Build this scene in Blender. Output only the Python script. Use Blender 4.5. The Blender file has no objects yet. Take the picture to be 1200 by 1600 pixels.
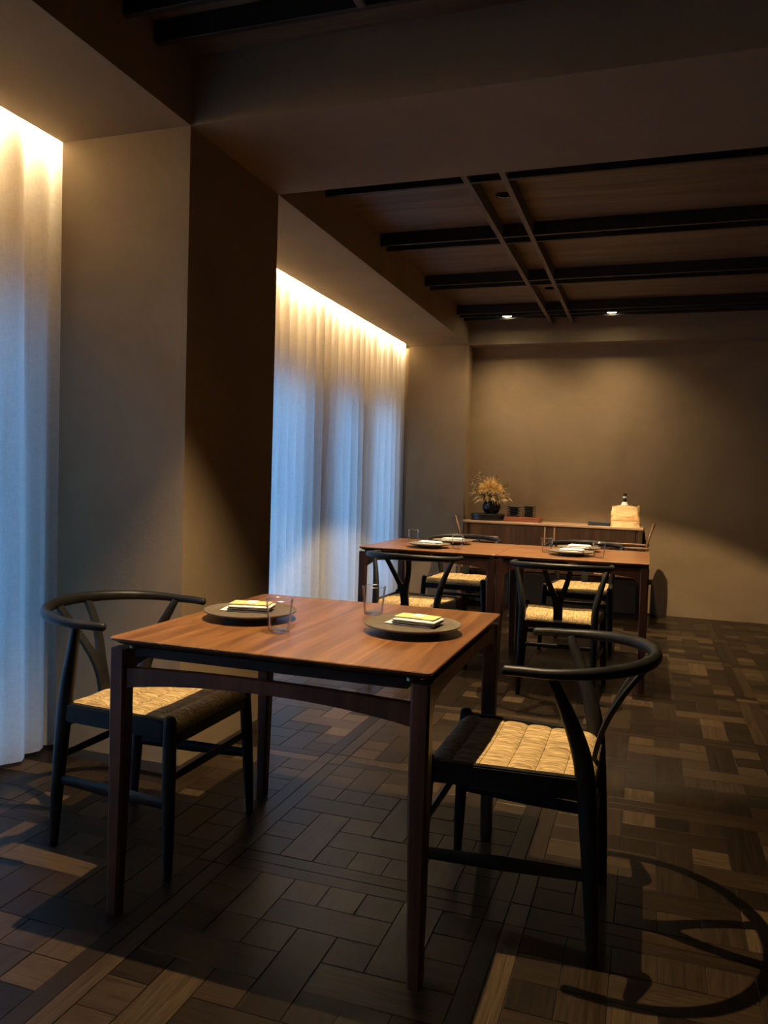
import bpy, bmesh, math, random
from mathutils import Vector, Matrix, Quaternion
random.seed(7)
PI = math.pi
SC = bpy.context.scene
COL = SC.collection

# ------------------------------------------------------------------ camera
CAM_H = 1.143
YAW, PITCH, ROLL, FPX = 0.32759556, -0.04268841, 0.03059076, 1214.34
cd = bpy.data.cameras.new('camera'); cam = bpy.data.objects.new('camera', cd); COL.objects.link(cam)
cd.sensor_fit = 'HORIZONTAL'; cd.sensor_width = 36.0; cd.lens = FPX / 1200.0 * 36.0
cd.clip_start = 0.05
cy, sy = math.cos(YAW), math.sin(YAW)
_f0 = Vector((-sy, cy, 0)); _r = Vector((cy, sy, 0)); _u = Vector((0, 0, 1))
_f = _f0 * math.cos(PITCH) + _u * math.sin(PITCH); _u = _r.cross(_f)
CR = _r * math.cos(ROLL) + _u * math.sin(ROLL); CU = -_r * math.sin(ROLL) + _u * math.cos(ROLL); CF = _f
M = Matrix(((CR.x, CU.x, -CF.x), (CR.y, CU.y, -CF.y), (CR.z, CU.z, -CF.z))).to_4x4()
M.translation = Vector((0, 0, CAM_H))
cam.matrix_world = M
SC.camera = cam

# ------------------------------------------------------------------ light, exposure
SC.view_settings.view_transform = 'Standard'
SC.view_settings.look = 'None'
SC.view_settings.gamma = 1.0
SC.view_settings.use_curve_mapping = False
SC.view_settings.exposure = 0.0
WARM = (1.0, 0.72, 0.40)
LED_W = (1.0, 0.73, 0.40)
P_SPOT = 430.0      # recessed spots between the battens
P_BACK = 95.0       # two lit downlights over the sideboard
P_TABLE = 430.0      # two downlights in the board gap over the far tables
P_LED = 44.0        # cove strips over the curtains, per metre
SKY_ZEN, SKY_HOR, SKY_STR = (0.10, 0.34, 0.82), (0.25, 0.52, 0.90), 5.4
BEAM_HALF = math.radians(58)

w = bpy.data.worlds.new('dusk_sky'); SC.world = w; w.use_nodes = True
nt = w.node_tree; nt.nodes.clear()
_o = nt.nodes.new('ShaderNodeOutputWorld'); _b = nt.nodes.new('ShaderNodeBackground')
_t = nt.nodes.new('ShaderNodeTexCoord'); _s = nt.nodes.new('ShaderNodeSeparateXYZ'); _rmp = nt.nodes.new('ShaderNodeValToRGB')
nt.links.new(_t.outputs['Generated'], _s.inputs[0]); nt.links.new(_s.outputs['Z'], _rmp.inputs[0])
_rmp.color_ramp.elements[0].position = 0.0; _rmp.color_ramp.elements[0].color = (*SKY_HOR, 1)
_rmp.color_ramp.elements[1].position = 0.6; _rmp.color_ramp.elements[1].color = (*SKY_ZEN, 1)
nt.links.new(_rmp.outputs[0], _b.inputs[0]); _b.inputs[1].default_value = SKY_STR
nt.links.new(_b.outputs[0], _o.inputs[0])

# ------------------------------------------------------------------ room numbers (metres)
XP, XS, XG = -1.64, -2.215, -2.52      # pier face, curtain-slot edge, glass wall
Y1, Y2, Y3, YB = 2.50, 3.21, 7.14, 7.34
YF, XR = -1.9, 2.5
ZS, ZB, ZC, ZT = 2.41, 2.58, 2.655, 2.85  # soffit, board bottoms, ceiling panels, slab

# ------------------------------------------------------------------ helpers
def link(o, parent=None):
    COL.objects.link(o)
    if parent is not None: o.parent = parent
    return o

def obj(name, bm, mats, parent=None, smooth=None):
    me = bpy.data.meshes.new(name)
    bmesh.ops.recalc_face_normals(bm, faces=bm.faces[:])
    bm.to_mesh(me); bm.free()
    for m in (mats if isinstance(mats, (list, tuple)) else [mats]): me.materials.append(m)
    if smooth is not None:
        me.polygons.foreach_set('use_smooth', [True] * len(me.polygons))
        if smooth < 180: me.set_sharp_from_angle(angle=math.radians(smooth))
    return link(bpy.data.objects.new(name, me), parent)

def tag(o, label=None, cat=None, group=None, kind=None):
    if label: o['label'] = label
    if cat: o['category'] = cat
    if group: o['group'] = group
    if kind: o['kind'] = kind
    return o

def thing(name, label, cat, loc=(0, 0, 0), rotz=0.0, group=None):
    o = bpy.data.objects.new(name, None); o.empty_display_size = 0.1
    link(o); o.location = loc; o.rotation_euler = (0, 0, rotz)
    return tag(o, label, cat, group)

def copy_tree(root, loc, rotz, label, group=None):
    r = root.copy(); COL.objects.link(r); r.location = loc; r.rotation_euler = (0, 0, rotz); r['label'] = label
    if group: r['group'] = group
    for ch in list(root.children):
        c = ch.copy(); COL.objects.link(c); c.parent = r
        for g in list(ch.children):
            d = g.copy(); COL.objects.link(d); d.parent = c
    return r

def box(bm, x0, x1, y0, y1, z0, z1, bevel=0.0, seg=1, mi=0):
    vs = [bm.verts.new((x, y, z)) for x in (x0, x1) for y in (y0, y1) for z in (z0, z1)]
    fs = [bm.faces.new([vs[i] for i in q]) for q in ((0, 1, 3, 2), (4, 6, 7, 5), (0, 4, 5, 1), (2, 3, 7, 6), (0, 2, 6, 4), (1, 5, 7, 3))]
    for f in fs: f.material_index = mi
    if bevel:
        es = list({e for f in fs for e in f.edges})
        bmesh.ops.bevel(bm, geom=es, offset=bevel, segments=seg, affect='EDGES', profile=0.5)
    return vs

def boxo(name, mats, parent, x0, x1, y0, y1, z0, z1, bevel=0.0, seg=1):
    bm = bmesh.new(); box(bm, x0, x1, y0, y1, z0, z1, bevel, seg)
    return obj(name, bm, mats, parent)

def prism(bm, pts, z0, z1, mi=0):
    a = [bm.verts.new((p[0], p[1], z0)) for p in pts]; b = [bm.verts.new((p[0], p[1], z1)) for p in pts]
    n = len(pts)
    fs = [bm.faces.new(a[::-1]), bm.faces.new(b)]
    for i in range(n): fs.append(bm.faces.new((a[i], a[(i + 1) % n], b[(i + 1) % n], b[i])))
    for f in fs: f.material_index = mi
    return fs

def plate2d(bm, pts, d0, d1, fn):
    """extrude a 2-D outline (u,v) between depths d0 and d1; fn(u,v,d) -> xyz"""
    a = [bm.verts.new(fn(p[0], p[1], d0)) for p in pts]; b = [bm.verts.new(fn(p[0], p[1], d1)) for p in pts]
    n = len(pts); bm.faces.new(a[::-1]); bm.faces.new(b)
    for i in range(n): bm.faces.new((a[i], a[(i + 1) % n], b[(i + 1) % n], b[i]))

def catmull(pts, n):
    P = [Vector(p) for p in pts]; out = []
    P = [P[0] * 2 - P[1]] + P + [P[-1] * 2 - P[-2]]
    for i in range(1, len(P) - 2):
        for k in range(n):
            t = k / n
            out.append(0.5 * ((2 * P[i]) + (-P[i - 1] + P[i + 1]) * t + (2 * P[i - 1] - 5 * P[i] + 4 * P[i + 1] - P[i + 2]) * t * t
                              + (-P[i - 1] + 3 * P[i] - 3 * P[i + 1] + P[i + 2]) * t ** 3))
    out.append(P[-2]); return out

def sweep(bm, pts, rad, seg=12, ref=(1, 0, 0), cap=0.0, mi=0):
    """tube along pts; rad = list of (ra, rb) half axes; ra lies along ref projected"""
    P = [Vector(p) for p in pts]; n = len(P); rings = []
    R = [r if isinstance(r, (tuple, list)) else (r, r) for r in rad]
    def ring(c, t, ra, rb, rf):
        a = (rf - t * rf.dot(t)).normalized(); b = t.cross(a)
        return [bm.verts.new(c + a * ra * math.cos(2 * PI * k / seg) + b * rb * math.sin(2 * PI * k / seg)) for k in range(seg)], a
    rf = Vector(ref)
    for i in range(n):
        t = (P[min(i + 1, n - 1)] - P[max(i - 1, 0)]).normalized()
        if i == 0 and cap:
            for u in (0.02, 0.6, 0.9): 
                s = math.sqrt(max(0, 1 - (1 - u) ** 2)) if u > .05 else .15
                rr, _ = ring(P[0] - t * cap * (1 - u), t, R[0][0] * s, R[0][1] * s, rf); rings.append(rr)
        rr, a = ring(P[i], t, R[i][0], R[i][1], rf); rings.append(rr); rf = a
        if i == n - 1 and cap:
            for u in (0.9, 0.6, 0.02):
                s = math.sqrt(max(0, 1 - (1 - u) ** 2)) if u > .05 else .15
                rr, _ = ring(P[-1] + t * cap * (1 - u), t, R[-1][0] * s, R[-1][1] * s, rf); rings.append(rr)
    fs = []
    for i in range(len(rings) - 1):
        for k in range(seg):
            fs.append(bm.faces.new((rings[i][k], rings[i][(k + 1) % seg], rings[i + 1][(k + 1) % seg], rings[i + 1][k])))
    fs.append(bm.faces.new(rings[0][::-1])); fs.append(bm.faces.new(rings[-1]))
    for f in fs: f.material_index = mi

def lerp_list(vals, n):
    """n values interpolated through vals"""
    out = []
    for i in range(n):
        t = i / (n - 1) * (len(vals) - 1); k = min(int(t), len(vals) - 2); f = t - k
        a, b = vals[k], vals[k + 1]
        out.append(tuple(x + (y - x) * f for x, y in zip(a, b)) if isinstance(a, tuple) else a + (b - a) * f)
    return out

def lathe(bm, prof, seg=32, mi=0, closed=False):
    rings = []
    for r, z in prof:
        if r < 1e-6: rings.append([bm.verts.new((0, 0, z))])
        else: rings.append([bm.verts.new((r * math.cos(2 * PI * k / seg), r * math.sin(2 * PI * k / seg), z)) for k in range(seg)])
    pairs = list(zip(rings, rings[1:])) + ([(rings[-1], rings[0])] if closed else [])
    for a, b in pairs:
        for k in range(seg):
            q = [a[k % len(a)], a[(k + 1) % len(a)], b[(k + 1) % len(b)], b[k % len(b)]]
            q2 = []
            for v in q:
                if v not in q2: q2.append(v)
            if len(q2) > 2: bm.faces.new(q2).material_index = mi

# ------------------------------------------------------------------ materials
def mat(name):
    m = bpy.data.materials.new(name); m.use_nodes = True; t = m.node_tree
    return m, t, t.nodes['Principled BSDF']
def N(t, kind, **kw):
    n = t.nodes.new(kind)
    for k, v in kw.items(): setattr(n, k, v)
    return n
def ramp(t, fac, stops):
    r = N(t, 'ShaderNodeValToRGB'); e = r.color_ramp.elements
    while len(e) < len(stops): e.new(0.5)
    for el, (p, c) in zip(e, stops): el.position = p; el.color = (*c, 1)
    t.links.new(fac, r.inputs[0]); return r.outputs[0]
def bump(t, b, h, strength, dist=0.01):
    n = N(t, 'ShaderNodeBump'); n.inputs['Strength'].default_value = strength; n.inputs['Distance'].default_value = dist
    t.links.new(h, n.inputs['Height']); t.links.new(n.outputs[0], b.inputs['Normal'])
def coords(t, scale, world=False):
    mp = N(t, 'ShaderNodeMapping'); mp.inputs['Scale'].default_value = scale
    if world: t.links.new(N(t, 'ShaderNodeNewGeometry').outputs['Position'], mp.inputs[0])
    else: t.links.new(N(t, 'ShaderNodeTexCoord').outputs['Object'], mp.inputs[0])
    return mp
def noise(t, vec, scale, detail=4, rough=0.55, dist=0.0):
    n = N(t, 'ShaderNodeTexNoise'); n.inputs['Scale'].default_value = scale; n.inputs['Detail'].default_value = detail
    n.inputs['Roughness'].default_value = rough; n.inputs['Distortion'].default_value = dist
    if vec is not None: t.links.new(vec, n.inputs['Vector'])
    return n.outputs['Fac']
def plain(name, col, rough=0.5, metal=0.0, spec=0.5, var=0.0, nscale=30):
    m, t, b = mat(name)
    b.inputs['Base Color'].default_value = (*col, 1); b.inputs['Roughness'].default_value = rough
    b.inputs['Metallic'].default_value = metal; b.inputs['Specular IOR Level'].default_value = spec
    if var:
        f = noise(t, coords(t, (1, 1, 1)).outputs[0], nscale)
        c = ramp(t, f, [(0.3, [x * (1 - var) for x in col]), (0.7, [min(1, x * (1 + var)) for x in col])])
        t.links.new(c, b.inputs['Base Color']); bump(t, b, f, 0.15, 0.003)
    return m
def plaster(name, c0, c1, rough=0.85):
    m, t, b = mat(name)
    mp = coords(t, (1, 1, 1), True)
    f = noise(t, mp.outputs[0], 1.6, 6, 0.62, 0.6)
    g = noise(t, mp.outputs[0], 45, 3)
    t.links.new(ramp(t, f, [(0.3, c0), (0.72, c1)]), b.inputs['Base Color'])
    b.inputs['Roughness'].default_value = rough; b.inputs['Specular IOR Level'].default_value = 0.25
    a = N(t, 'ShaderNodeMath', operation='ADD'); t.links.new(f, a.inputs[0]); t.links.new(g, a.inputs[1])
    bump(t, b, a.outputs[0], 0.12, 0.01)
    return m
def wood(name, dark, mid, light, axis=1, scale=1.0, rough=0.35, coat=0.0, figure=0.35, world=False, spec=0.5):
    m, t, b = mat(name)
    s = [14 * scale] * 3; s[axis] = 1.0 * scale
    mp = coords(t, s, world)
    f1 = noise(t, mp.outputs[0], 1.0, 5, 0.6, figure * 2.2)
    s2 = [110 * scale] * 3; s2[axis] = 3.5 * scale
    f2 = noise(t, coords(t, s2, world).outputs[0], 1.0, 3, 0.6)
    c1 = ramp(t, f1, [(0.34, dark), (0.5, mid), (0.66, light)])
    mx = N(t, 'ShaderNodeMixRGB', blend_type='MULTIPLY'); mx.inputs[0].default_value = 0.55
    t.links.new(c1, mx.inputs[1]); t.links.new(ramp(t, f2, [(0.35, (0.55, 0.5, 0.48)), (0.6, (1, 1, 1))]), mx.inputs[2])
    t.links.new(mx.outputs[0], b.inputs['Base Color'])
    b.inputs['Roughness'].default_value = rough; b.inputs['Coat Weight'].default_value = coat; b.inputs['Coat Roughness'].default_value = 0.2
    b.inputs['Specular IOR Level'].default_value = spec
    bump(t, b, f2, 0.12, 0.002)
    return m
def parquet(name, from_object):
    """oak parquet: grain direction from face attribute gdir, tone per plank"""
    m, t, b = mat(name)
    geo = N(t, 'ShaderNodeNewGeometry'); oi = N(t, 'ShaderNodeObjectInfo')
    at = N(t, 'ShaderNodeAttribute', attribute_name='gdir'); tn = N(t, 'ShaderNodeAttribute', attribute_name='tone')
    tone = oi.outputs['Random'] if from_object else tn.outputs['Fac']
    off = N(t, 'ShaderNodeCombineXYZ'); k = N(t, 'ShaderNodeMath', operation='MULTIPLY'); k.inputs[1].default_value = 37.0
    t.links.new(tone, k.inputs[0]); t.links.new(k.outputs[0], off.inputs[2])
    ad = N(t, 'ShaderNodeVectorMath', operation='ADD'); t.links.new(geo.outputs['Position'], ad.inputs[0]); t.links.new(off.outputs[0], ad.inputs[1])
    def grain(sx, sy, sc, dist):
        mp = N(t, 'ShaderNodeMapping'); mp.inputs['Scale'].default_value = (sx, sy, 1); t.links.new(ad.outputs[0], mp.inputs[0])
        return noise(t, mp.outputs[0], sc, 5, 0.62, dist)
    def sel(a, c):
        mx = N(t, 'ShaderNodeMix', data_type='FLOAT'); t.links.new(at.outputs['Fac'], mx.inputs[0]); t.links.new(a, mx.inputs[2]); t.links.new(c, mx.inputs[3]); return mx.outputs[0]
    g1 = sel(grain(5, 60, 1.0, 1.2), grain(60, 5, 1.0, 1.2))
    g2 = sel(grain(7, 230, 1.0, 0.3), grain(230, 7, 1.0, 0.3))
    base = ramp(t, tone, [(0.0, (0.009, 0.006, 0.0035)), (0.4, (0.016, 0.0105, 0.006)), (0.75, (0.032, 0.0215, 0.012)), (1.0, (0.066, 0.045, 0.025))])
    m1 = N(t, 'ShaderNodeMixRGB', blend_type='MULTIPLY'); m1.inputs[0].default_value = 0.85
    t.links.new(base, m1.inputs[1]); t.links.new(ramp(t, g1, [(0.3, (0.5, 0.46, 0.43)), (0.7, (1.25, 1.2, 1.12))]), m1.inputs[2])
    m2 = N(t, 'ShaderNodeMixRGB', blend_type='MULTIPLY'); m2.inputs[0].default_value = 0.62
    t.links.new(m1.outputs[0], m2.inputs[1]); t.links.new(ramp(t, g2, [(0.36, (0.45, 0.42, 0.40)), (0.55, (1.1, 1.1, 1.1))]), m2.inputs[2])
    t.links.new(m2.outputs[0], b.inputs['Base Color'])
    rr = N(t, 'ShaderNodeMapRange'); t.links.new(g1, rr.inputs[0]); rr.inputs[3].default_value = 0.26; rr.inputs[4].default_value = 0.40
    t.links.new(rr.outputs[0], b.inputs['Roughness']); b.inputs['Specular IOR Level'].default_value = 0.20
    bump(t, b, g2, 0.22, 0.003)
    return m
def emit(name, col, strength):
    m, t, b = mat(name); b.inputs['Base Color'].default_value = (0.8, 0.8, 0.8, 1)
    b.inputs['Emission Color'].default_value = (*col, 1); b.inputs['Emission Strength'].default_value = strength
    return m

M_WALL = plaster('wall_plaster', (0.215, 0.154, 0.093), (0.285, 0.208, 0.130))
M_SOF = plaster('ceiling_plaster', (0.215, 0.154, 0.093), (0.27, 0.196, 0.121))
M_PANEL = wood('ceiling_panel_wood', (0.085, 0.055, 0.031), (0.135, 0.09, 0.052), (0.17, 0.118, 0.07), axis=0, scale=0.8, rough=0.55, world=True)
M_BOARD = wood('board_black_wood', (0.010, 0.008, 0.006), (0.016, 0.012, 0.010), (0.024, 0.019, 0.015), axis=0, rough=0.5)
M_BATTEN = wood('batten_wood', (0.09, 0.065, 0.045), (0.13, 0.095, 0.065), (0.17, 0.125, 0.085), axis=1, rough=0.55)
M_JOINT = plain('floor_joint', (0.012, 0.009, 0.007), 0.9)
M_PQ = parquet('parquet_oak', True); M_PQS = parquet('parquet_oak_far', False)
M_BASE = plain('baseboard_dark', (0.05, 0.04, 0.032), 0.5, var=0.1)
M_TOP = wood('walnut_top', (0.115, 0.047, 0.016), (0.178, 0.076, 0.025), (0.25, 0.115, 0.041), axis=1, scale=0.85, rough=0.36, coat=0.2, figure=1.0)
M_WALNUT = wood('walnut_frame', (0.055, 0.023, 0.014), (0.082, 0.035, 0.021), (0.115, 0.051, 0.030), axis=2, scale=1.2, rough=0.42, coat=0.0, spec=0.35)
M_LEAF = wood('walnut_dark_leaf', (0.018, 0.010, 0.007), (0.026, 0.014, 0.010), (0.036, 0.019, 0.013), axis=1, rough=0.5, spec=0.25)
M_BLACK = wood('black_stained_wood', (0.007, 0.007, 0.007), (0.011, 0.011, 0.011), (0.017, 0.017, 0.016), axis=2, rough=0.42, coat=0.0, spec=0.22)
M_BRASS = plain('brass_spacer', (0.62, 0.50, 0.32), 0.35, 1.0)
M_STEEL = plain('steel', (0.5, 0.5, 0.5), 0.4, 1.0)
M_SIDE = wood('sideboard_walnut', (0.030, 0.015, 0.008), (0.048, 0.024, 0.013), (0.07, 0.036, 0.020), axis=2, scale=0.9, rough=0.45, spec=0.3)
M_SIDETOP = wood('sideboard_top_wood', (0.27, 0.165, 0.09), (0.37, 0.235, 0.135), (0.46, 0.30, 0.18), axis=0, scale=0.9, rough=0.38, coat=0.1)
M_LACQ = plain('black_lacquer', (0.012, 0.012, 0.013), 0.22)
M_CERAM = plain('black_ceramic', (0.022, 0.021, 0.022), 0.3)
M_PLATE = plain('plate_brown_stoneware', (0.105, 0.085, 0.060), 0.42, var=0.12, nscale=60)
M_DARKM = plain('dark_metal', (0.006, 0.0055, 0.005), 0.8, spec=0.1)
M_REDWOOD = wood('tray_redwood', (0.16, 0.05, 0.025), (0.25, 0.085, 0.042), (0.34, 0.13, 0.065), axis=0, rough=0.4)
M_NAPKIN = plain('napkin_linen', (0.64, 0.62, 0.60), 0.9, spec=0.2, var=0.05, nscale=200)
M_NAPDK = plain('napkin_dark_edge', (0.10, 0.09, 0.09), 0.9, spec=0.2)
M_CARD = plain('card_yellow_paper', (0.66, 0.52, 0.20), 0.8, spec=0.2, var=0.04, nscale=80)
M_CARDB = plain('card_band_paper', (0.82, 0.78, 0.70), 0.8, spec=0.2)
M_CARDP = plain('card_band_edge', (0.72, 0.42, 0.22), 0.8, spec=0.2)
M_CLOTH = plain('cloth_slate', (0.045, 0.05, 0.06), 0.9, spec=0.2, var=0.2, nscale=90)
M_BAG = plain('bag_paper', (0.80, 0.58, 0.30), 0.75, spec=0.2, var=0.07, nscale=25)
M_BAGF = plain('bag_print_field', (0.72, 0.44, 0.19), 0.8, spec=0.2)
M_BAGP = plain('bag_print', (0.50, 0.24, 0.10), 0.8, spec=0.2)
M_BAGP2 = plain('bag_print_dark', (0.40, 0.20, 0.10), 0.8, spec=0.2)
M_BOTTLE = plain('bottle_dark_glass', (0.010, 0.012, 0.010), 0.12)
M_LABEL = plain('bottle_white_label', (0.78, 0.76, 0.72), 0.6)
M_STEM = plain('dried_stem', (0.16, 0.11, 0.06), 0.8)
M_PLUME = plain('dried_plume', (0.80, 0.56, 0.22), 0.85, spec=0.2, var=0.2, nscale=60)
M_DRYLEAF = plain('dried_leaf', (0.50, 0.36, 0.18), 0.85, spec=0.2, var=0.25, nscale=60)
M_DRYBROWN = plain('dried_brown_head', (0.22, 0.12, 0.06), 0.85, spec=0.2, var=0.25, nscale=80)
M_CHAIRWOOD = wood('side_chair_wood', (0.09, 0.042, 0.02), (0.14, 0.066, 0.032), (0.19, 0.095, 0.048), axis=2, rough=0.35)
M_PAVE = plain('terrace_stone', (0.66, 0.65, 0.58), 0.9, var=0.1, nscale=3)
M_FRAME = plain('window_frame_metal', (0.05, 0.05, 0.05), 0.5)
M_LED = emit('led_strip_emitter', LED_W, 6.0)
M_LENS = emit('downlight_lens', (1.0, 0.86, 0.55), 60.0)
M_LENSDIM = emit('recessed_lens', (1.0, 0.8, 0.5), 0.02)

def straw():
    m, t, b = mat('seat_straw_cord')
    mp = coords(t, (60, 3.5, 60))           # strands run front to back
    f = noise(t, mp.outputs[0], 1.6, 4, 0.65, 1.0)
    g = noise(t, coords(t, (220, 14, 220)).outputs[0], 1.0, 3)
    c = ramp(t, f, [(0.3, (0.20, 0.125, 0.050)), (0.5, (0.44, 0.31, 0.14)), (0.7, (0.66, 0.50, 0.26))])
    mx = N(t, 'ShaderNodeMixRGB', blend_type='MULTIPLY'); mx.inputs[0].default_value = 0.75
    t.links.new(c, mx.inputs[1]); t.links.new(ramp(t, g, [(0.36, (0.35, 0.3, 0.25)), (0.56, (1.1, 1.1, 1.1))]), mx.inputs[2])
    t.links.new(mx.outputs[0], b.inputs['Base Color']); b.inputs['Roughness'].default_value = 0.75; b.inputs['Specular IOR Level'].default_value = 0.25
    bump(t, b, g, 0.9, 0.006)
    return m
M_STRAW = straw()
def sheer():
    m, t, b = mat('sheer_linen'); t.nodes.remove(b)
    out = t.nodes['Material Output']
    mp = coords(t, (1, 260, 40)); f = noise(t, mp.outputs[0], 1.0, 3)
    mp2 = coords(t, (1, 40, 420)); f2 = noise(t, mp2.outputs[0], 1.0, 2)
    mul = N(t, 'ShaderNodeMath', operation='MULTIPLY'); t.links.new(f, mul.inputs[0]); t.links.new(f2, mul.inputs[1])
    c = ramp(t, mul.outputs[0], [(0.1, (0.74, 0.74, 0.72)), (0.45, (0.92, 0.92, 0.90))])
    d = N(t, 'ShaderNodeBsdfDiffuse'); tr = N(t, 'ShaderNodeBsdfTranslucent'); tp = N(t, 'ShaderNodeBsdfTransparent')
    t.links.new(c, d.inputs[0]); t.links.new(c, tr.inputs[0])
    m1 = N(t, 'ShaderNodeMixShader'); m1.inputs[0].default_value = 0.60
    t.links.new(d.outputs[0], m1.inputs[1]); t.links.new(tr.outputs[0], m1.inputs[2])
    m2 = N(t, 'ShaderNodeMixShader'); m2.inputs[0].default_value = 0.13
    t.links.new(m1.outputs[0], m2.inputs[1]); t.links.new(tp.outputs[0], m2.inputs[2])
    t.links.new(m2.outputs[0], out.inputs[0]); return m
M_SHEER = sheer()
def pane_glass():
    m, t, b = mat('window_pane_glass'); t.nodes.remove(b)
    tp = N(t, 'ShaderNodeBsdfTransparent'); tp.inputs[0].default_value = (0.92, 0.95, 0.96, 1)
    gl = N(t, 'ShaderNodeBsdfGlossy'); gl.inputs['Roughness'].default_value = 0.03
    fr = N(t, 'ShaderNodeFresnel'); mx = N(t, 'ShaderNodeMixShader')
    t.links.new(fr.outputs[0], mx.inputs[0]); t.links.new(tp.outputs[0], mx.inputs[1]); t.links.new(gl.outputs[0], mx.inputs[2])
    t.links.new(mx.outputs[0], t.nodes['Material Output'].inputs[0]); return m
M_PANE = pane_glass()
def tumbler_glass(name, lo, hi, rough):
    m, t, b = mat(name); t.nodes.remove(b)
    tp = N(t, 'ShaderNodeBsdfTransparent'); tp.inputs[0].default_value = (0.985, 0.975, 0.965, 1)
    gl = N(t, 'ShaderNodeBsdfGlossy'); gl.inputs['Roughness'].default_value = rough
    lw = N(t, 'ShaderNodeLayerWeight'); lw.inputs[0].default_value = 0.15
    mr = N(t, 'ShaderNodeMapRange'); mr.inputs[3].default_value = lo; mr.inputs[4].default_value = hi
    t.links.new(lw.outputs['Fresnel'], mr.inputs[0])
    mx = N(t, 'ShaderNodeMixShader'); t.links.new(mr.outputs[0], mx.inputs[0])
    t.links.new(tp.outputs[0], mx.inputs[1]); t.links.new(gl.outputs[0], mx.inputs[2])
    t.links.new(mx.outputs[0], t.nodes['Material Output'].inputs[0]); return m
M_GLASS = tumbler_glass('tumbler_glass', 0.01, 0.6, 0.02)
M_RIM = tumbler_glass('tumbler_glint_glass', 0.30, 0.95, 0.22)  # extra gloss so the rim and base disc show bright glints

# ================================================================== STRUCTURE
# ---- floor: dark slab (joints) + parquet planks
floor = boxo('floor', M_JOINT, None, XG - 0.1, XR, YF, YB, -0.06, -0.004); tag(floor, kind='structure')
MOD, PER, SX0, SY0 = 0.1077, 0.862, -1.171, 2.892   # module, panel period, a strip crossing
STW = 0.0545                                         # half of the double border strip
FX0, FX1, FY0, FY1 = XG + 0.0, XR - 0.02, 0.35, YB - 0.005

def project(p):
    v = Vector(p) - Vector((0, 0, CAM_H)); d = v.dot(CF)
    if d < 0.05: return None
    return (600 + FPX * v.dot(CR) / d, 800 - FPX * v.dot(CU) / d)

def floor_pieces():
    out = []   # x0,x1,y0,y1,gdir (0 grain along x, 1 along y)
    i0, i1 = -3, 5; j0, j1 = -4, 6
    panel = []
    for (c, r, wd, ht, g) in [(0, 0, 1, 1, 0), (0, 1, 1, 1, 0), (0, 2, 1, 1, 0), (1, 0, 1, 3, 1), (2, 0, 1, 1, 1), (3, 0, 1, 1, 1), (4, 0, 1, 1, 1),
                              (2, 1, 3, 1, 0), (2, 2, 1, 1, 0), (0, 3, 3, 1, 0), (0, 4, 1, 1, 1), (1, 4, 1, 1, 1), (2, 4, 1, 1, 1)]:
        panel.append((c, r, wd, ht, g))
        panel.append((7 - c - wd, 7 - r - ht, wd, ht, g))
    panel = [p for p in panel if p != (2, 4, 1, 1, 1) and p != (4, 2, 1, 1, 1)] + [(2, 4, 1, 1, 1), (4, 2, 1, 1, 1)]
    seen = set(); pp = []
    for p in panel:
        if p[:4] not in seen: seen.add(p[:4]); pp.append(p)
    pp += [(3, 2, 1, 3, 1), (1, 5, 1, 2, 1), (0, 5, 1, 1, 0), (0, 6, 1, 1, 0), (5, 0, 1, 2, 1), (6, 0, 1, 1, 0), (6, 1, 1, 1, 0)]
    for i in range(i0, i1):
        for j in range(j0, j1):
            px, py = SX0 + i * PER, SY0 + j * PER
            for c, r, wd, ht, g in pp:
                out.append((px + STW + c * MOD, px + STW + (c + wd) * MOD, py + STW + r * MOD, py + STW + (r + ht) * MOD, g))
            ythru = (i * 7 + j * 3 + i * j) % 2 == 1 if (i, j) not in ((0, 0), (2, 2)) else (i == 0)
            # strips right of / above the crossing
            for s in (-STW, 0):
                out.append((px + s, px + s + STW, py + STW, py + PER - STW, 1))
                out.append((px + STW, px + PER - STW, py + s, py + s + STW, 0))
                if ythru: out.append((px + s, px + s + STW, py - STW, py + STW, 1))
                else: out.append((px - STW, px + STW, py + s, py + s + STW, 0))
    res = []
    for x0, x1, y0, y1, g in out:
        x0, x1, y0, y1 = max(x0, FX0), min(x1, FX1), max(y0, FY0), min(y1, FY1)
        if x1 - x0 > 0.012 and y1 - y0 > 0.012: res.append((x0, x1, y0, y1, g))
    return res

def blocked(x, y):   # floor under the piers
    return (x < XP and (Y1 < y < Y2 or y > Y3))
def plank_size(p):
    x0, x1, y0, y1, g = p
    q = [project((x, y, 0)) for x, y in ((x0, y0), (x1, y0), (x1, y1), (x0, y1))]
    if any(k is None for k in q): return 0
    cx, cy_ = sum(k[0] for k in q) / 4, sum(k[1] for k in q) / 4
    if not (-10 < cx < 1210 and -10 < cy_ < 1612): return 0
    return abs(sum(q[k][0] * q[(k + 1) % 4][1] - q[(k + 1) % 4][0] * q[k][1] for k in range(4))) / 2
pieces = [p for p in floor_pieces() if not blocked((p[0] + p[1]) / 2, (p[2] + p[3]) / 2)]
pieces.sort(key=plank_size, reverse=True)
GAP = 0.0011
def plank_bm(bm, x0, x1, y0, y1, top, tone=None, g=0, lay=None, tl=None):
    z0 = -0.0035; c = 0.0008
    pts = []
    for z, i in ((z0, 0), (top - c, 0), (top, c)):
        pts.append([bm.verts.new((x, y, z)) for x, y in ((x0 + i, y0 + i), (x1 - i, y0 + i), (x1 - i, y1 - i), (x0 + i, y1 - i))])
    fs = [bm.faces.new(pts[2])]
    for a, b in ((0, 1), (1, 2)):
        for k in range(4): fs.append(bm.faces.new((pts[a][k], pts[a][(k + 1) % 4], pts[b][(k + 1) % 4], pts[b][k])))
    for f in fs:
        f[lay] = float(g)
        if tl is not None: f[tl] = tone
cache = {}
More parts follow.
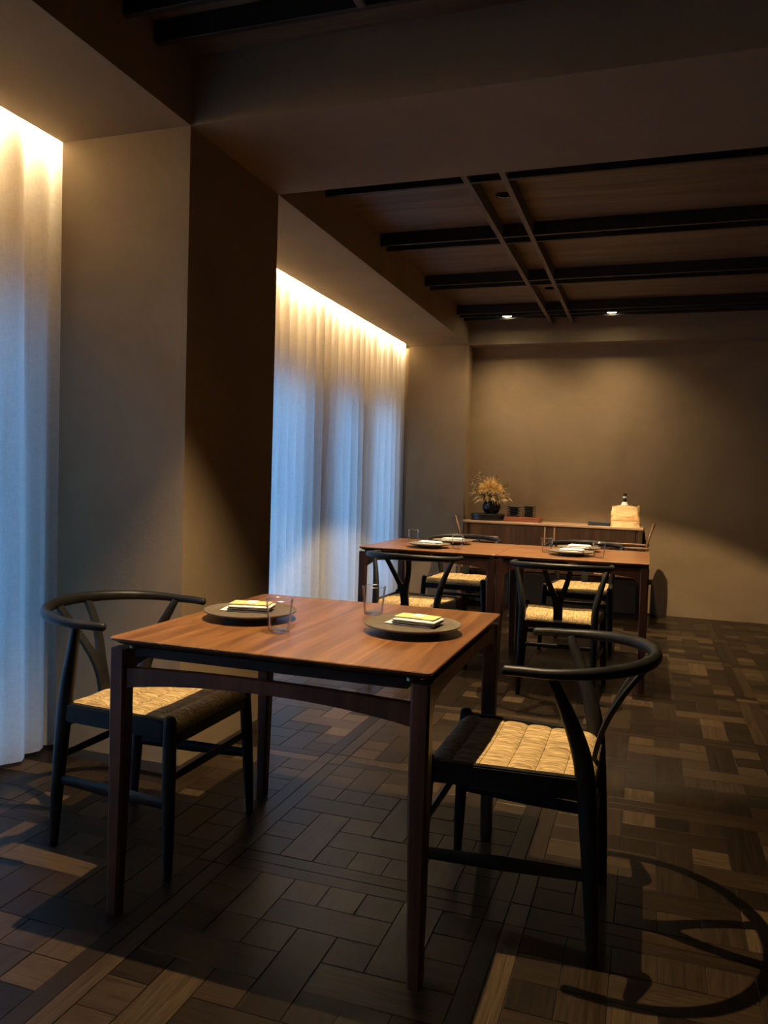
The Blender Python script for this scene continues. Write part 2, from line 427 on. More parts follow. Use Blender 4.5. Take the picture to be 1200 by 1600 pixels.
for k, (x0, x1, y0, y1, g) in enumerate(pieces[:298]):
    wx, wy = round(x1 - x0 - 2 * GAP, 4), round(y1 - y0 - 2 * GAP, 4)
    key = (wx, wy, g)
    if key not in cache:
        bm = bmesh.new(); lay = bm.faces.layers.float.new('gdir')
        plank_bm(bm, -wx / 2, wx / 2, -wy / 2, wy / 2, 0.0, g=g, lay=lay)
        me = bpy.data.meshes.new('plank'); bm.to_mesh(me); bm.free(); me.materials.append(M_PQ); cache[key] = me
    o = link(bpy.data.objects.new('plank', cache[key]), floor)
    o.location = ((x0 + x1) / 2, (y0 + y1) / 2, random.uniform(-0.0005, 0.0))
    o.rotation_euler = (random.uniform(-1, 1) * 0.003, random.uniform(-1, 1) * 0.003, 0)
bm = bmesh.new(); lay = bm.faces.layers.float.new('gdir'); tl = bm.faces.layers.float.new('tone')
for (x0, x1, y0, y1, g) in pieces[298:]:
    plank_bm(bm, x0 + GAP, x1 - GAP, y0 + GAP, y1 - GAP, random.uniform(-0.0005, 0), random.random(), g, lay, tl)
tag(obj('planks', bm, M_PQS, floor), kind='stuff')

# ---- walls
wl = bmesh.new()
openings = [(-1.2, 0.55), (0.75, 2.42), (3.36, 5.13), (5.45, 6.04), (6.32, 7.06)]
ys = [YF] + [v for o in openings for v in o] + [YB + 0.1]
for a, b in zip(ys[0::2], ys[1::2]): box(wl, XG - 0.12, XG, a, b, -0.06, ZT)
Z_SILL, Z_HEAD = 0.04, 1.86
for a, b in openings:
    box(wl, XG - 0.12, XG, a, b, -0.06, Z_SILL); box(wl, XG - 0.12, XG, a, b, Z_HEAD, ZT)
wall_left = tag(obj('wall_left', wl, M_WALL), kind='structure')
bm = bmesh.new()   # pier with the curtain pockets cut into its window side
prism(bm, [(XG, Y1 + 0.11), (XS, Y1 + 0.11), (XS, Y1), (XP, Y1), (XP, Y2), (XS, Y2), (XS, Y2 - 0.11), (XG, Y2 - 0.11)], -0.004, ZS)
obj('pier', bm, M_WALL, wall_left)
bm = bmesh.new()
prism(bm, [(XG, Y3 + 0.1), (XS, Y3 + 0.1), (XS, Y3), (XP, Y3), (XP, YB), (XG, YB)], -0.004, ZS)
obj('pilaster', bm, M_WALL, wall_left)
tag(boxo('wall_back', M_WALL, None, XG - 0.12, XR + 0.12, YB, YB + 0.12, -0.06, ZT), kind='structure')
tag(boxo('wall_right', M_WALL, None, XR, XR + 0.12, YF, YB, -0.06, ZT), kind='structure')
tag(boxo('wall_front', M_WALL, None, XG - 0.12, XR + 0.12, YF - 0.12, YF, -0.06, ZT), kind='structure')
bm = bmesh.new()
box(bm, XS, XP + 0.008, Y1 - 0.008, Y1, 0, 0.038); box(bm, XP, XP + 0.008, Y1, Y2 + 0.008, 0, 0.038); box(bm, XS, XP, Y2, Y2 + 0.008, 0, 0.038)
tag(obj('baseboard_left', bm, M_BASE), kind='structure')

# ---- windows
for i, (a, b) in enumerate(openings):
    f = 0.045
    bm = bmesh.new()
    x0, x1 = XG - 0.095, XG - 0.04
    box(bm, x0, x1, a, a + f, Z_SILL, Z_HEAD); box(bm, x0, x1, b - f, b, Z_SILL, Z_HEAD)
    box(bm, x0, x1, a + f, b - f, Z_SILL, Z_SILL + f); box(bm, x0, x1, a + f, b - f, Z_HEAD - f, Z_HEAD)
    wn = tag(obj('window_%d' % (i + 1), bm, M_FRAME), kind='structure')
    boxo('pane', M_PANE, wn, XG - 0.072, XG - 0.066, a + f, b - f, Z_SILL + f, Z_HEAD - f)
tag(boxo('terrace', M_PAVE, None, -14, XG - 0.12, -8, 16, -0.16, -0.06), kind='structure')

# ---- ceiling
ceiling = tag(boxo('ceiling', M_SOF, None, XG - 0.12, XR + 0.12, YF - 0.12, YB + 0.12, ZT, ZT + 0.1), kind='structure')
boxo('soffit', M_SOF, ceiling, XS, XP, YF, YB, ZS, ZT)
boxo('beam', M_SOF, ceiling, XP, XR, Y1, Y2, ZS, ZT)
boxo('beam', M_SOF, ceiling, XP, XR, Y3, YB, ZS, ZT)
RAILS = [(-0.906, -0.876), (-0.724, -0.695)]
HOLES = [(-0.795, 2.00), (-0.79, 4.13), (-0.79, 6.15)]
HR = 0.038
bm = bmesh.new()
GROUPS = [[-0.90, -0.78], [0.11, 0.23], [1.12, 1.24], [2.115, 2.28], [3.60, 3.735], [4.60, 4.72], [5.61, 5.745], [6.62, 6.75, 6.89]]
BT = 0.022
def panel_flat(x0, x1, y0, y1): return boxo('ceiling_panel', M_PANEL, ceiling, x0, x1, y0, y1, ZC, ZC + 0.012)
def panel_hole(x0, x1, y0, y1, hx, hy):
    bm = bmesh.new(); n = 40
    up, lo, ui, li = [], [], [], []
    def out(a):
        dx, dy = math.cos(a), math.sin(a)
        t = min([(x1 - hx) / dx if dx > 1e-9 else 1e9, (x0 - hx) / dx if dx < -1e-9 else 1e9, (y1 - hy) / dy if dy > 1e-9 else 1e9, (y0 - hy) / dy if dy < -1e-9 else 1e9])
        return hx + dx * t, hy + dy * t
    angs = sorted([2 * PI * k / n for k in range(n)] + [math.atan2(yy - hy, xx - hx) % (2 * PI) for xx in (x0, x1) for yy in (y0, y1)])
    for a in angs:
        ox, oy = out(a); ix, iy = hx + HR * math.cos(a), hy + HR * math.sin(a)
        lo.append(bm.verts.new((ox, oy, ZC))); up.append(bm.verts.new((ox, oy, ZC + 0.012)))
        li.append(bm.verts.new((ix, iy, ZC))); ui.append(bm.verts.new((ix, iy, ZC + 0.012)))
    m = len(angs)
    for k in range(m):
        q = (k + 1) % m
        bm.faces.new((lo[k], lo[q], li[q], li[k])); bm.faces.new((up[k], ui[k], ui[q], up[q])); bm.faces.new((li[k], li[q], ui[q], ui[k])); bm.faces.new((lo[k], up[k], up[q], lo[q]))
    return obj('ceiling_panel', bm, M_PANEL, ceiling)
bays = []
for y0, y1 in ((YF, Y1), (Y2, Y3)):
    gs = [g for g in GROUPS if y0 < g[0] < y1]
    cuts = [y0] + [sum(g) / len(g) for g in gs] + [y1]
    cuts = [c for k, c in enumerate(cuts) if k == 0 or c - cuts[k - 1] > 0.05]
    for a, b in zip(cuts, cuts[1:]): bays.append((a, b))
rc0, rc1 = (RAILS[0][0] + RAILS[0][1]) / 2, (RAILS[1][0] + RAILS[1][1]) / 2
for a, b in bays:
    panel_flat(XP, rc0 - .001, a + .001, b - .001)
    h = [q for q in HOLES if a < q[1] < b]
    if h: panel_hole(rc0, rc1, a + .001, b - .001, *h[0])
    else: panel_flat(rc0, rc1, a + .001, b - .001)
    panel_flat(rc1 + .001, 0.62, a + .001, b - .001); panel_flat(0.622, XR, a + .001, b - .001)
for g in GROUPS:
    for y in g:
        boxo('ceiling_board', M_BOARD, ceiling, XP + 0.003, XR, y - BT / 2, y + BT / 2, ZB, ZC, 0.0015)
for y0, y1 in ((YF, Y1), (Y2, Y3)):
    for x0, x1 in RAILS:
        boxo('ceiling_batten', M_BATTEN, ceiling, x0, x1, y0, (2.268 if y1 == Y1 else y1), ZB - 0.004, ZC, 0.0015)

# ---- cove light strips
def led(name, y0, y1, label):
    t = thing(name, label, 'light strip', (XS - 0.016, (y0 + y1) / 2, ZS + 0.10))
    L = y1 - y0
    boxo('profile', M_STEEL, t, 0.004, 0.016, -L / 2, L / 2, -0.012, 0.012)
    boxo('diffuser', M_LED, t, 0.0, 0.004, -L / 2, L / 2, -0.007, 0.007)
    ld = bpy.data.lights.new('strip_light', 'AREA'); ld.shape = 'RECTANGLE'; ld.size = 0.02; ld.size_y = L - 0.02
    ld.energy = P_LED * L; ld.color = LED_W; ld.spread = math.radians(94)
    lo = bpy.data.objects.new('strip_light', ld); COL.objects.link(lo); lo.parent = t
    lo.location = (-0.006, 0, -0.004); lo.rotation_euler = (0, math.radians(44), 0)
led('cove_light_strip', Y2 - 0.08, Y3 + 0.08, 'warm strip light hidden in the ceiling slot over the long curtain between two piers')
led('cove_light_strip', YF + 0.1, Y1 + 0.09, 'warm strip light hidden in the ceiling slot over the curtain at the left picture edge')

# ================================================================== CURTAINS
def curtain(name, y0, y1, label, seed):
    rnd = random.Random(seed)
    bm = bmesh.new(); pitch = 0.142; n = int((y1 - y0) / 0.0105); nz = 26
    X0 = -2.315
    ph = [rnd.uniform(-1, 1) for _ in range(60)]
    am = [rnd.uniform(0.75, 1.2) for _ in range(60)]
    lean = [rnd.uniform(-1, 1) for _ in range(60)]
    rows = []
    for k in range(nz + 1):
        z = 0.018 + (2.60 - 0.018) * k / nz; t = 1 - k / nz
        row = []
        for i in range(n + 1):
            s = (y0 + (y1 - y0) * i / n)
            u = (s - y0) / pitch; c = int(u) % 60; fr = u - int(u)
            drift = t * (0.22 * math.sin(u * 0.37 + seed) + 0.16 * math.sin(u * 0.83 + 1.3 * seed))
            v = u + drift
            ci = int(v) % 60; fr = v - math.floor(v)
            # pleat: broad rounded front, tight valley
            prof = math.sin(PI * fr) ** 0.33
            a = am[ci] * (0.050 + 0.014 * t)
            x = X0 + a * prof - 0.02 * t * math.sin(u * 0.5 + 2 * seed) * 0.6
            yy = s + 0.014 * math.sin(2 * PI * fr) * (0.7 + 0.5 * t) + 0.008 * t * lean[ci]
            row.append(bm.verts.new((x, yy, z)))
        rows.append(row)
    for k in range(nz):
        for i in range(n): bm.faces.new((rows[k][i], rows[k][i + 1], rows[k + 1][i + 1], rows[k + 1][i]))
    t = thing(name, label, 'curtain', (0, 0, 0))
    obj('sheer_cloth', bm, M_SHEER, t, smooth=180)
    bm = bmesh.new()
    hr = [(X0 + 0.0, y0), (X0 + 0.0, y1)]
    box(bm, X0 - 0.01, X0 + 0.03, y0, y1, 2.60, 2.625)
    obj('curtain_track', bm, M_STEEL, t)
    return t
curtain('sheer_curtain', Y2 - 0.085, Y3 + 0.075, 'long pleated white sheer curtain between the dark pier and the far pilaster', 1)
curtain('sheer_curtain', -1.45, Y1 + 0.07, 'white sheer curtain cut by the left picture edge beside the near pier', 2)

# ================================================================== DOWNLIGHTS
def spot(parent, loc, energy, half, blend, radius=0.02, col=WARM):
    ld = bpy.data.lights.new('spot', 'SPOT'); ld.energy = energy; ld.color = col; ld.spot_size = 2 * half; ld.spot_blend = blend; ld.shadow_soft_size = radius
    lo = bpy.data.objects.new('spot', ld); COL.objects.link(lo); lo.parent = parent; lo.location = loc
    return lo
def recessed(x, y, label, power, zl=0.046, half=36.5, blend=0.62):
    t = thing('recessed_spotlight', label, 'ceiling light', (x, y, ZC), 0, 'recessed spotlights between the ceiling battens')
    bm = bmesh.new(); lathe(bm, [(HR - 0.003, -0.003), (HR + 0.006, -0.003), (HR + 0.006, -0.0005), (HR - 0.003, -0.0005)], 32, closed=True)
    obj('trim_ring', bm, M_DARKM, t)
    bm = bmesh.new(); lathe(bm, [(HR - 0.002, 0.0), (HR - 0.004, 0.055), (0.0, 0.055), (0.0, 0.06), (HR - 0.0005, 0.06), (HR - 0.0005, 0.0)], 32, closed=True)
    obj('baffle', bm, M_DARKM, t)
    bm = bmesh.new(); lathe(bm, [(0, 0.05), (0.018, 0.05), (0.018, 0.0545), (0, 0.0545)], 20); obj('lens', bm, M_LENSDIM, t)
    spot(t, (0, 0, zl), power, math.radians(half), blend, 0.010)
recessed(*HOLES[0], 'recessed spotlight in the ceiling above the near table, out of the frame', P_SPOT, 0.022)
recessed(*HOLES[1], 'dark recessed spotlight between two battens, the larger and nearer of the two holes', P_SPOT * 0.35, 0.046, 33, 0.6)
recessed(*HOLES[2], 'small dark recessed spotlight between two battens, nearer the back wall', P_SPOT * 0.22, 0.030, 36, 0.4)
def downlight(x, y, label, power, half, blend, group, z0=2.594, rad=0.03, dim=False, tilt=0.0):
    t = thing('gap_downlight', label, 'ceiling light', (x, y, 0), 0, group)
    bm = bmesh.new(); lathe(bm, [(0.040, z0), (0.044, z0), (0.044, ZC), (0.0, ZC), (0, ZC - 0.01), (0.040, ZC - 0.01)], 28, closed=True)
    obj('housing', bm, M_DARKM, t)
    bm = bmesh.new(); lathe(bm, [(0, z0 - 0.002), (0.034, z0 - 0.002), (0.0395, z0 + 0.001), (0.0395, z0 + 0.006), (0, z0 + 0.006)], 28); obj('lens', bm, M_LENSDIM if dim else M_LENS, t)
    spot(t, (0, 0, z0 - 0.006), power, half, blend, rad).rotation_euler = (math.radians(tilt), 0, 0)   # tilted lamps look towards the back wall
downlight(-1.24, 6.82, 'lit downlight in the board gap above the vase of dried flowers', P_BACK, math.radians(66), 1.0, 'lit downlights before the back wall')
downlight(-0.36, 6.82, 'lit downlight in the board gap above the paper bag on the sideboard', P_BACK, math.radians(66), 1.0, 'lit downlights before the back wall')
downlight(-1.24, 4.66, 'downlight hidden behind a ceiling board above the left half of the far table', P_TABLE * 0.22, math.radians(33), 0.3, 'hidden downlights over the far tables', 2.608, 0.010, True)
downlight(-0.36, 4.66, 'downlight hidden behind a ceiling board above the right half of the far table', P_TABLE, math.radians(46), 0.14, 'hidden downlights over the far tables', 2.608, 0.010, True, 12)

# ================================================================== TABLES
TT = 0.720
def make_table(name, label, loc, rotz, W=0.85):
    """square table; leaf ends face local -y / +y, side rails run along y"""
    t = thing(name, label, 'table', loc, rotz)
    h = W / 2
    bm = bmesh.new()
    # top: crisp upper edge, undercut below
    def rr(hw, r, n=6):
        pts = []
        for cx, cy_, a0 in ((hw - r, hw - r, 0), (-(hw - r), hw - r, 90), (-(hw - r), -(hw - r), 180), (hw - r, -(hw - r), 270)):
            for k in range(n + 1):
                a = math.radians(a0 + 90 * k / n); pts.append((cx + r * math.cos(a), cy_ + r * math.sin(a)))
        return pts
    rings = []
    for inset, z in ((0.0015, TT), (0, TT - 0.002), (0.001, TT - 0.007), (0.022, TT - 0.020), (0.05, TT - 0.022)):
        rings.append([bm.verts.new((x, y, z)) for x, y in rr(h - inset, 0.014)])
    for a, b in zip(rings, rings[1:]):
        for k in range(len(a)): bm.faces.new((a[k], a[(k + 1) % len(a)], b[(k + 1) % len(a)], b[k]))
    bm.faces.new(rings[0][::-1]); bm.faces.new(rings[-1])
    obj('tabletop', bm, M_TOP, t, smooth=35)
    LW = 0.045; zt = 0.692
    for sx in (-1, 1):
        for sy in (-1, 1):
            bm = bmesh.new(); prev = None; n = 8
            for k in range(n + 1):
                z = zt * k / n; wd = 0.034 + (LW - 0.034) * min(1, z / 0.45)
                ox, oy = sx * (h - 0.002), sy * (h - 0.002)
                ix, iy = ox - sx * wd, oy - sy * wd; c = 0.006
                pts = [(ox, oy - sy * c), (ox, iy + sy * c), (ox - sx * c, iy), (ix + sx * c, iy), (ix, iy + sy * c), (ix, oy - sy * c), (ix + sx * c, oy), (ox - sx * c, oy)]
                ring = [bm.verts.new((x, y, z)) for x, y in pts]
                if prev:
                    for q in range(8): bm.faces.new((prev[q], prev[(q + 1) % 8], ring[(q + 1) % 8], ring[q]))
                else: bm.faces.new(ring)
                prev = ring
            bm.faces.new(prev)
            obj('leg', bm, M_WALNUT, t, smooth=30)
            bm = bmesh.new(); lathe(bm, [(0, zt), (0.010, zt), (0.010, TT - 0.021), (0, TT - 0.021)], 14)
            sp = obj('spacer', bm, M_BRASS, t, smooth=40); sp.location = (sx * (h - 0.055), sy * (h - 0.03), 0)
            bmv = None
    # spacers rest on the side rails; rails with a soft bracket curve into the legs
    a = h - 0.047
    for sx in (-1, 1):
        pts = [(-a, zt - 0.001), (a, zt - 0.001)]
        n = 22
        for k in range(n + 1):
            s = a - 2 * a * k / n; e = abs(s) / a
            z = 0.655 - 0.022 * e ** 3 - 0.030 * max(0, (e - 0.88) / 0.12) ** 2
            pts.append((s, z))
        bm = bmesh.new()
        x0, x1 = sx * (h - 0.008), sx * (h - 0.032)
        plate2d(bm, pts, x0, x1, lambda u, v, d: (d, u, v))
        obj('side_rail', bm, M_WALNUT, t, smooth=30)
    for sy in (-1, 1):
        pts = []
        n = 22
        for k in range(n + 1):
            s = -a + 2 * a * k / n; pts.append((s, 0.652 - 0.009 * (abs(s) / a) ** 2))
        for k in range(n + 1):
            s = a - 2 * a * k / n; pts.append((s, 0.620 - 0.028 * (abs(s) / a) ** 2.2))
        bm = bmesh.new(); plate2d(bm, pts, sy * (h - 0.012), sy * (h - 0.034), lambda u, v, d: (u, d, v))
        obj('end_rail', bm, M_WALNUT, t, smooth=30)
        y0, y1 = sorted((sy * (h - 0.028), sy * 0.03))
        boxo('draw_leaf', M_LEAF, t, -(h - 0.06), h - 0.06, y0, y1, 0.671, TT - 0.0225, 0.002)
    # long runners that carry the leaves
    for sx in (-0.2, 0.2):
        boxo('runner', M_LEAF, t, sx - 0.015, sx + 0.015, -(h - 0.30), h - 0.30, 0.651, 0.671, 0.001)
    return t
TX, TY = -0.8595, 2.0575
make_table('dining_table', 'square reddish walnut table in front, laid for two with yellow cards', (TX, TY, 0), 0)
make_table('dining_table', 'left half of the far walnut table pair, beside the long curtain', (-1.257, 4.905, 0), PI / 2)
make_table('dining_table', 'right half of the far walnut table pair, before the paper bag', (-0.404, 4.905, 0), PI / 2)

# ================================================================== ARMCHAIRS
ARM_Z = 0.70
def make_chair(label, loc, rotz, group):
    t = thing('armchair', label, 'chair', loc, rotz, group)
    # front legs
    for s in (-1, 1):
        bm = bmesh.new()
        p = [(s * 0.238, 0.207, 0.0), (s * 0.232, 0.203, 0.12), (s * 0.223, 0.196, 0.30), (s * 0.215, 0.19, 0.44)]
        P = catmull(p, 5); sweep(bm, P, lerp_list([0.0125, 0.0165, 0.0195, 0.0185], len(P)), 12, cap=0.0)
        Q = [(s * 0.215, 0.19, 0.44), (s * 0.2148, 0.19, 0.444), (s * 0.2145, 0.19, 0.448)]
        sweep(bm, Q, [0.0185, 0.017, 0.0155], 12, cap=0.007)
        obj('front_leg', bm, M_BLACK, t, smooth=50)
    # rear legs: rise, then sweep forward and outward to the arm rail
    for s in (-1, 1):
        bm = bmesh.new()
        p = [(s * 0.196, -0.228, 0.0), (s * 0.194, -0.219, 0.15), (s * 0.191, -0.206, 0.32), (s * 0.190, -0.196, 0.42), (s * 0.196, -0.182, 0.50), (s * 0.216, -0.150, 0.595), (s * 0.248, -0.108, ARM_Z - 0.004)]
        P = catmull(p, 6)
        sweep(bm, P, lerp_list([(0.0125, 0.014), (0.017, 0.019), (0.0195, 0.0225), (0.020, 0.025), (0.019, 0.023), (0.0155, 0.018), (0.011, 0.012)], len(P)), 14)
        obj('rear_leg', bm, M_BLACK, t, smooth=60)
    # arm rail
    bm = bmesh.new(); P = []; n = 44
    P.append((-0.262, -0.005, ARM_Z - 0.002)); P.append((-0.267, -0.05, ARM_Z))
    for k in range(n + 1):
        a = PI * k / n
        P.append((-0.268 * math.cos(a), -0.095 - 0.250 * math.sin(a) ** 0.95 if 0 < k < n else -0.095, ARM_Z + 0.014 * math.sin(a)))
    P.append((0.267, -0.05, ARM_Z)); P.append((0.262, -0.005, ARM_Z - 0.002))
    R = []
    for k in range(len(P)):
        e = math.sin(PI * k / (len(P) - 1)) ** 1.3
        R.append((0.0128 + 0.0055 * e, 0.0128 + 0.0020 * e))
    sweep(bm, P, R, 14, ref=(0, 0, 1), cap=0.010)
    obj('arm_rail', bm, M_BLACK, t, smooth=60)
    # Y-shaped splat on a backward-leaning curve
    def S(u, v, d):   # u sideways, v 0..1 up, d thickness
        y = -0.200 - 0.03 * v - 0.105 * v ** 2; z = 0.405 + (ARM_Z + 0.008 - 0.405) * v
        return (u, y + d, z)
    bm = bmesh.new()
    L = [(0.0, 0.026), (0.12, 0.0235), (0.26, 0.024), (0.38, 0.029), (0.47, 0.036), (0.6, 0.049), (0.8, 0.067), (1.0, 0.082)]
    I = [(0.47, 0.0), (0.5, 0.006), (0.6, 0.020), (0.8, 0.040), (1.0, 0.055)]
    def li(tab, v):
        for (a, x), (b, y) in zip(tab, tab[1:]):
            if v <= b: return x + (y - x) * (v - a) / (b - a)
        return tab[-1][1]
    vs = [k / 24 for k in range(25)]
    D = 0.0065
    def strip(cols):
        rows = [[(bm.verts.new(S(u, v, -D)), bm.verts.new(S(u, v, D))) for u in us] for v, us in cols]
        for r0, r1 in zip(rows, rows[1:]):
            (a0, b0), (a1, b1) = r0; (c0, d0), (c1, d1) = r1
            bm.faces.new((a0, a1, c1, c0)); bm.faces.new((b1, b0, d0, d1)); bm.faces.new((b0, a0, c0, d0)); bm.faces.new((a1, b1, d1, c1))
        for r in (rows[0], rows[-1]): bm.faces.new((r[0][0], r[1][0], r[1][1], r[0][1]))
    strip([(v, (-li(L, v), li(L, v))) for v in vs if v <= 0.47 + 1e-6] + [(0.475, (-li(L, 0.475), li(L, 0.475)))])
    for s in (-1, 1):
        cols = [(v, (s * li(I, v), s * li(L, v))) for v in [0.475] + [q for q in vs if q > 0.48]]
        strip(cols)
    obj('splat', bm, M_BLACK, t, smooth=40)
    # seat frame
    def rail(x0, y0, x1, y1, z0, z1, th):
        bm = bmesh.new(); d = Vector((x1 - x0, y1 - y0, 0)).normalized(); nrm = Vector((-d.y, d.x, 0)) * th / 2
        a, b = Vector((x0, y0, 0)), Vector((x1, y1, 0))
        prism(bm, [(a + nrm)[:2], (b + nrm)[:2], (b - nrm)[:2], (a - nrm)[:2]], z0, z1)
        bmesh.ops.bevel(bm, geom=bm.edges[:], offset=0.004, segments=2, affect='EDGES')
        return bm
    for s in (-1, 1):
        obj('seat_rail', rail(s * 0.190, -0.185, s * 0.214, 0.178, 0.386, 0.441, 0.026), M_BLACK, t, smooth=40)
    obj('seat_rail', rail(-0.20, 0.192, 0.20, 0.192, 0.366, 0.403, 0.024), M_BLACK, t, smooth=40)
    obj('seat_rail', rail(-0.18, -0.200, 0.18, -0.200, 0.366, 0.403, 0.024), M_BLACK, t, smooth=40)
    # woven seat: six cord bands side by side, each its own part
    ye = [-0.214, -0.142, -0.072, -0.003, 0.066, 0.136, 0.208]
    for b in range(6):
        y0, y1 = ye[b] + 0.0006, ye[b + 1] - 0.0006
        bm = bmesh.new(); nx, ny = 18, 7; rows = []
        for i in range(nx + 1):
            u = -1 + 2 * i / nx; row = []
            for j in range(ny + 1):
                f = j / ny; y = y0 + (y1 - y0) * f
                hw = 0.1765 + (y + 0.2) / 0.4 * 0.024
                z = 0.4405 - 0.011 * (1 - (y / 0.2) ** 2) * (1 - u * u * .6)
                z += 0.0055 * (math.sin(PI * f) ** 0.5 if 0 < f < 1 else 0) - 0.004 * max(0, abs(u) - 0.9) / 0.1
                z += 0.0012 * math.sin(9 * u + 2.1 * b) * math.sin(PI * f)
                if abs(u) < 0.09: z -= 0.0022 * (1 - abs(u) / 0.09)
                if b == 0: z -= 0.030 * (1 - f) ** 3
                if b == 5: z -= 0.030 * f ** 3
                row.append(bm.verts.new((hw * u, y, z)))
            rows.append(row)
        low = [[bm.verts.new((v.co.x, v.co.y, 0.404 if (b in (0, 5)) else 0.408)) for v in row] for row in (rows[0], rows[-1])]
        for i in range(nx):
            for j in range(ny): bm.faces.new((rows[i][j], rows[i + 1][j], rows[i + 1][j + 1], rows[i][j + 1]))
        for e, lw in ((0, low[0]), (nx, low[1])):
            for j in range(ny): bm.faces.new((rows[e][j], rows[e][j + 1], lw[j + 1], lw[j]))
        fl = [bm.verts.new((rows[i][0].co.x, y0, 0.404)) for i in range(1, nx)]; fr_ = [bm.verts.new((rows[i][ny].co.x, y1, 0.404)) for i in range(1, nx)]
        A = [low[0][0]] + fl + [low[1][0]]; Bq = [low[0][ny]] + fr_ + [low[1][ny]]
        for i in range(nx):
            bm.faces.new((rows[i][0], rows[i + 1][0], A[i + 1], A[i])); bm.faces.new((rows[i][ny], rows[i + 1][ny], Bq[i + 1], Bq[i]))
        obj('seat_band', bm, M_STRAW, t, smooth=60)
    # stretchers
    def bar(p0, p1, ra, rb):
        bm = bmesh.new(); P = [Vector(p0).lerp(Vector(p1), k / 6) for k in range(7)]
        sweep(bm, P, lerp_list([(ra * 0.8, rb * 0.75), (ra, rb), (ra * 0.8, rb * 0.75)], 7), 10, ref=(0, 0, 1))
        obj('stretcher', bm, M_BLACK, t, smooth=50)
    for s in (-1, 1): bar((s * 0.229, 0.200, 0.205), (s * 0.193, -0.214, 0.205), 0.019, 0.0095)
    bar((-0.224, 0.197, 0.275), (0.224, 0.197, 0.275), 0.013, 0.009)
    bar((-0.192, -0.209, 0.275), (0.192, -0.209, 0.275), 0.013, 0.009)
    return t
G_NEAR, G_FAR = 'black armchairs at the near table', 'black armchairs at the far tables'
ch = make_chair('black armchair with Y-shaped splat and straw seat, right of the near table', (-0.309, 2.09, 0), PI / 2, G_NEAR)
copy_tree(ch, (-1.444, 2.08, 0), -PI / 2, 'black armchair with Y-shaped splat by the near pier, left of the near table', G_NEAR)
copy_tree(ch, (-1.272, 4.43, 0), math.radians(-6), 'black armchair turned back to us at the far table, beside the curtain', G_FAR)
copy_tree(ch, (-0.437, 4.42, 0), math.radians(1), 'black armchair turned back to us at the right far table', G_FAR)
copy_tree(ch, (-1.30, 5.60, 0), PI, 'black armchair facing us behind the far table, in front of the pilaster', G_FAR)
copy_tree(ch, (-0.43, 5.62, 0), PI + math.radians(-3), 'black armchair facing us between the right far table and the sideboard', G_FAR)

# ================================================================== TABLE SETTINGS
def plate_mesh():
    bm = bmesh.new()
    lathe(bm, [(0, 0.0195), (0.118, 0.0205), (0.131, 0.0245), (0.135, 0.0265), (0.1355, 0.0245), (0.132, 0.0215), (0.115, 0.0165), (0.078, 0.013), (0.076, 0.0), (0.070, 0.0), (0.068, 0.012), (0, 0.012)], 56)
    return bm
pl0 = None
def plate(x, y, label, group):
    global pl0
    if pl0 is None: o = pl0 = obj('dinner_plate', plate_mesh(), M_PLATE, None, smooth=40)
    else: o = pl0.copy(); COL.objects.link(o)
    o.location = (x, y, TT + 0.0002); tag(o, label, 'plate', group); return o
def napkin(x, y, rot, label, group, near):
    """folded linen: layered slab with soft edges and a tail that shows beside it"""
    t = thing('folded_napkin', label, 'napkin', (x, y, TT + 0.0212), rot, group)
    def slab(x0, x1, y0, y1, z0, z1, wav, ph):
        bm = bmesh.new(); nx, ny = 12, 6
        top, bot = [], []
        for i in range(nx + 1):
            tr, br = [], []
            for j in range(ny + 1):
                u, v = i / nx, j / ny
                X = x0 + (x1 - x0) * u; Y = y0 + (y1 - y0) * v
                e = min(u, 1 - u, v, 1 - v) * 8; r = min(1, e) ** 0.5
                wv = wav * math.sin(5 * u + ph + 2 * v)
                tr.append(bm.verts.new((X, Y, z0 + (z1 - z0) * (0.45 + 0.55 * r) + wv * v)))
                br.append(bm.verts.new((X, Y, z0)))
            top.append(tr); bot.append(br)
        for i in range(nx):
            for j in range(ny):
                bm.faces.new((top[i][j], top[i + 1][j], top[i + 1][j + 1], top[i][j + 1])); bm.faces.new((bot[i][j], bot[i][j + 1], bot[i + 1][j + 1], bot[i + 1][j]))
        for i in range(nx):
            for j in (0, ny): bm.faces.new((top[i][j], top[i + 1][j], bot[i + 1][j], bot[i][j]))
        for j in range(ny):
            for i in (0, nx): bm.faces.new((top[i][j], top[i][j + 1], bot[i][j + 1], bot[i][j]))
        return bm
    if near:
        obj('fold', slab(-0.078, 0.060, -0.040, 0.036, 0.0, 0.0065, 0.0, 0), M_NAPKIN, t, smooth=60)
        o = obj('fold', slab(-0.056, 0.068, -0.043, 0.040, 0.0066, 0.0115, 0.0006, 1), M_NAPDK, t, smooth=60)
        o['label'] = 'dark lower fold'
        obj('fold', slab(-0.054, 0.070, -0.041, 0.042, 0.0120, 0.0190, 0.0006, 1), M_NAPKIN, t, smooth=60)
    else:
        obj('fold', slab(-0.070, 0.070, -0.040, 0.036, 0.0, 0.0095, 0.0, 0), M_NAPKIN, t, smooth=60)
        obj('fold', slab(-0.066, 0.072, -0.036, 0.040, 0.0098, 0.0195, 0.0006, 1), M_NAPKIN, t, smooth=60)
    return t
def card(x, y, rot, label):
    t = thing('paper_card', label, 'card', (x, y, TT + 0.0412), rot, 'yellow paper cards on the near napkins')
    boxo('sheet', M_CARD, t, -0.056, 0.060, -0.030, 0.034, 0.0, 0.0018)
    o = boxo('band', M_CARDP, t, -0.018, 0.022, -0.0303, 0.0343, 0.0019, 0.0023); o['label'] = 'orange edged band'
    o = boxo('band', M_CARDB, t, -0.013, 0.017, -0.006, 0.0343, 0.0024, 0.0028); o['label'] = 'white paper square on the band'
    return t
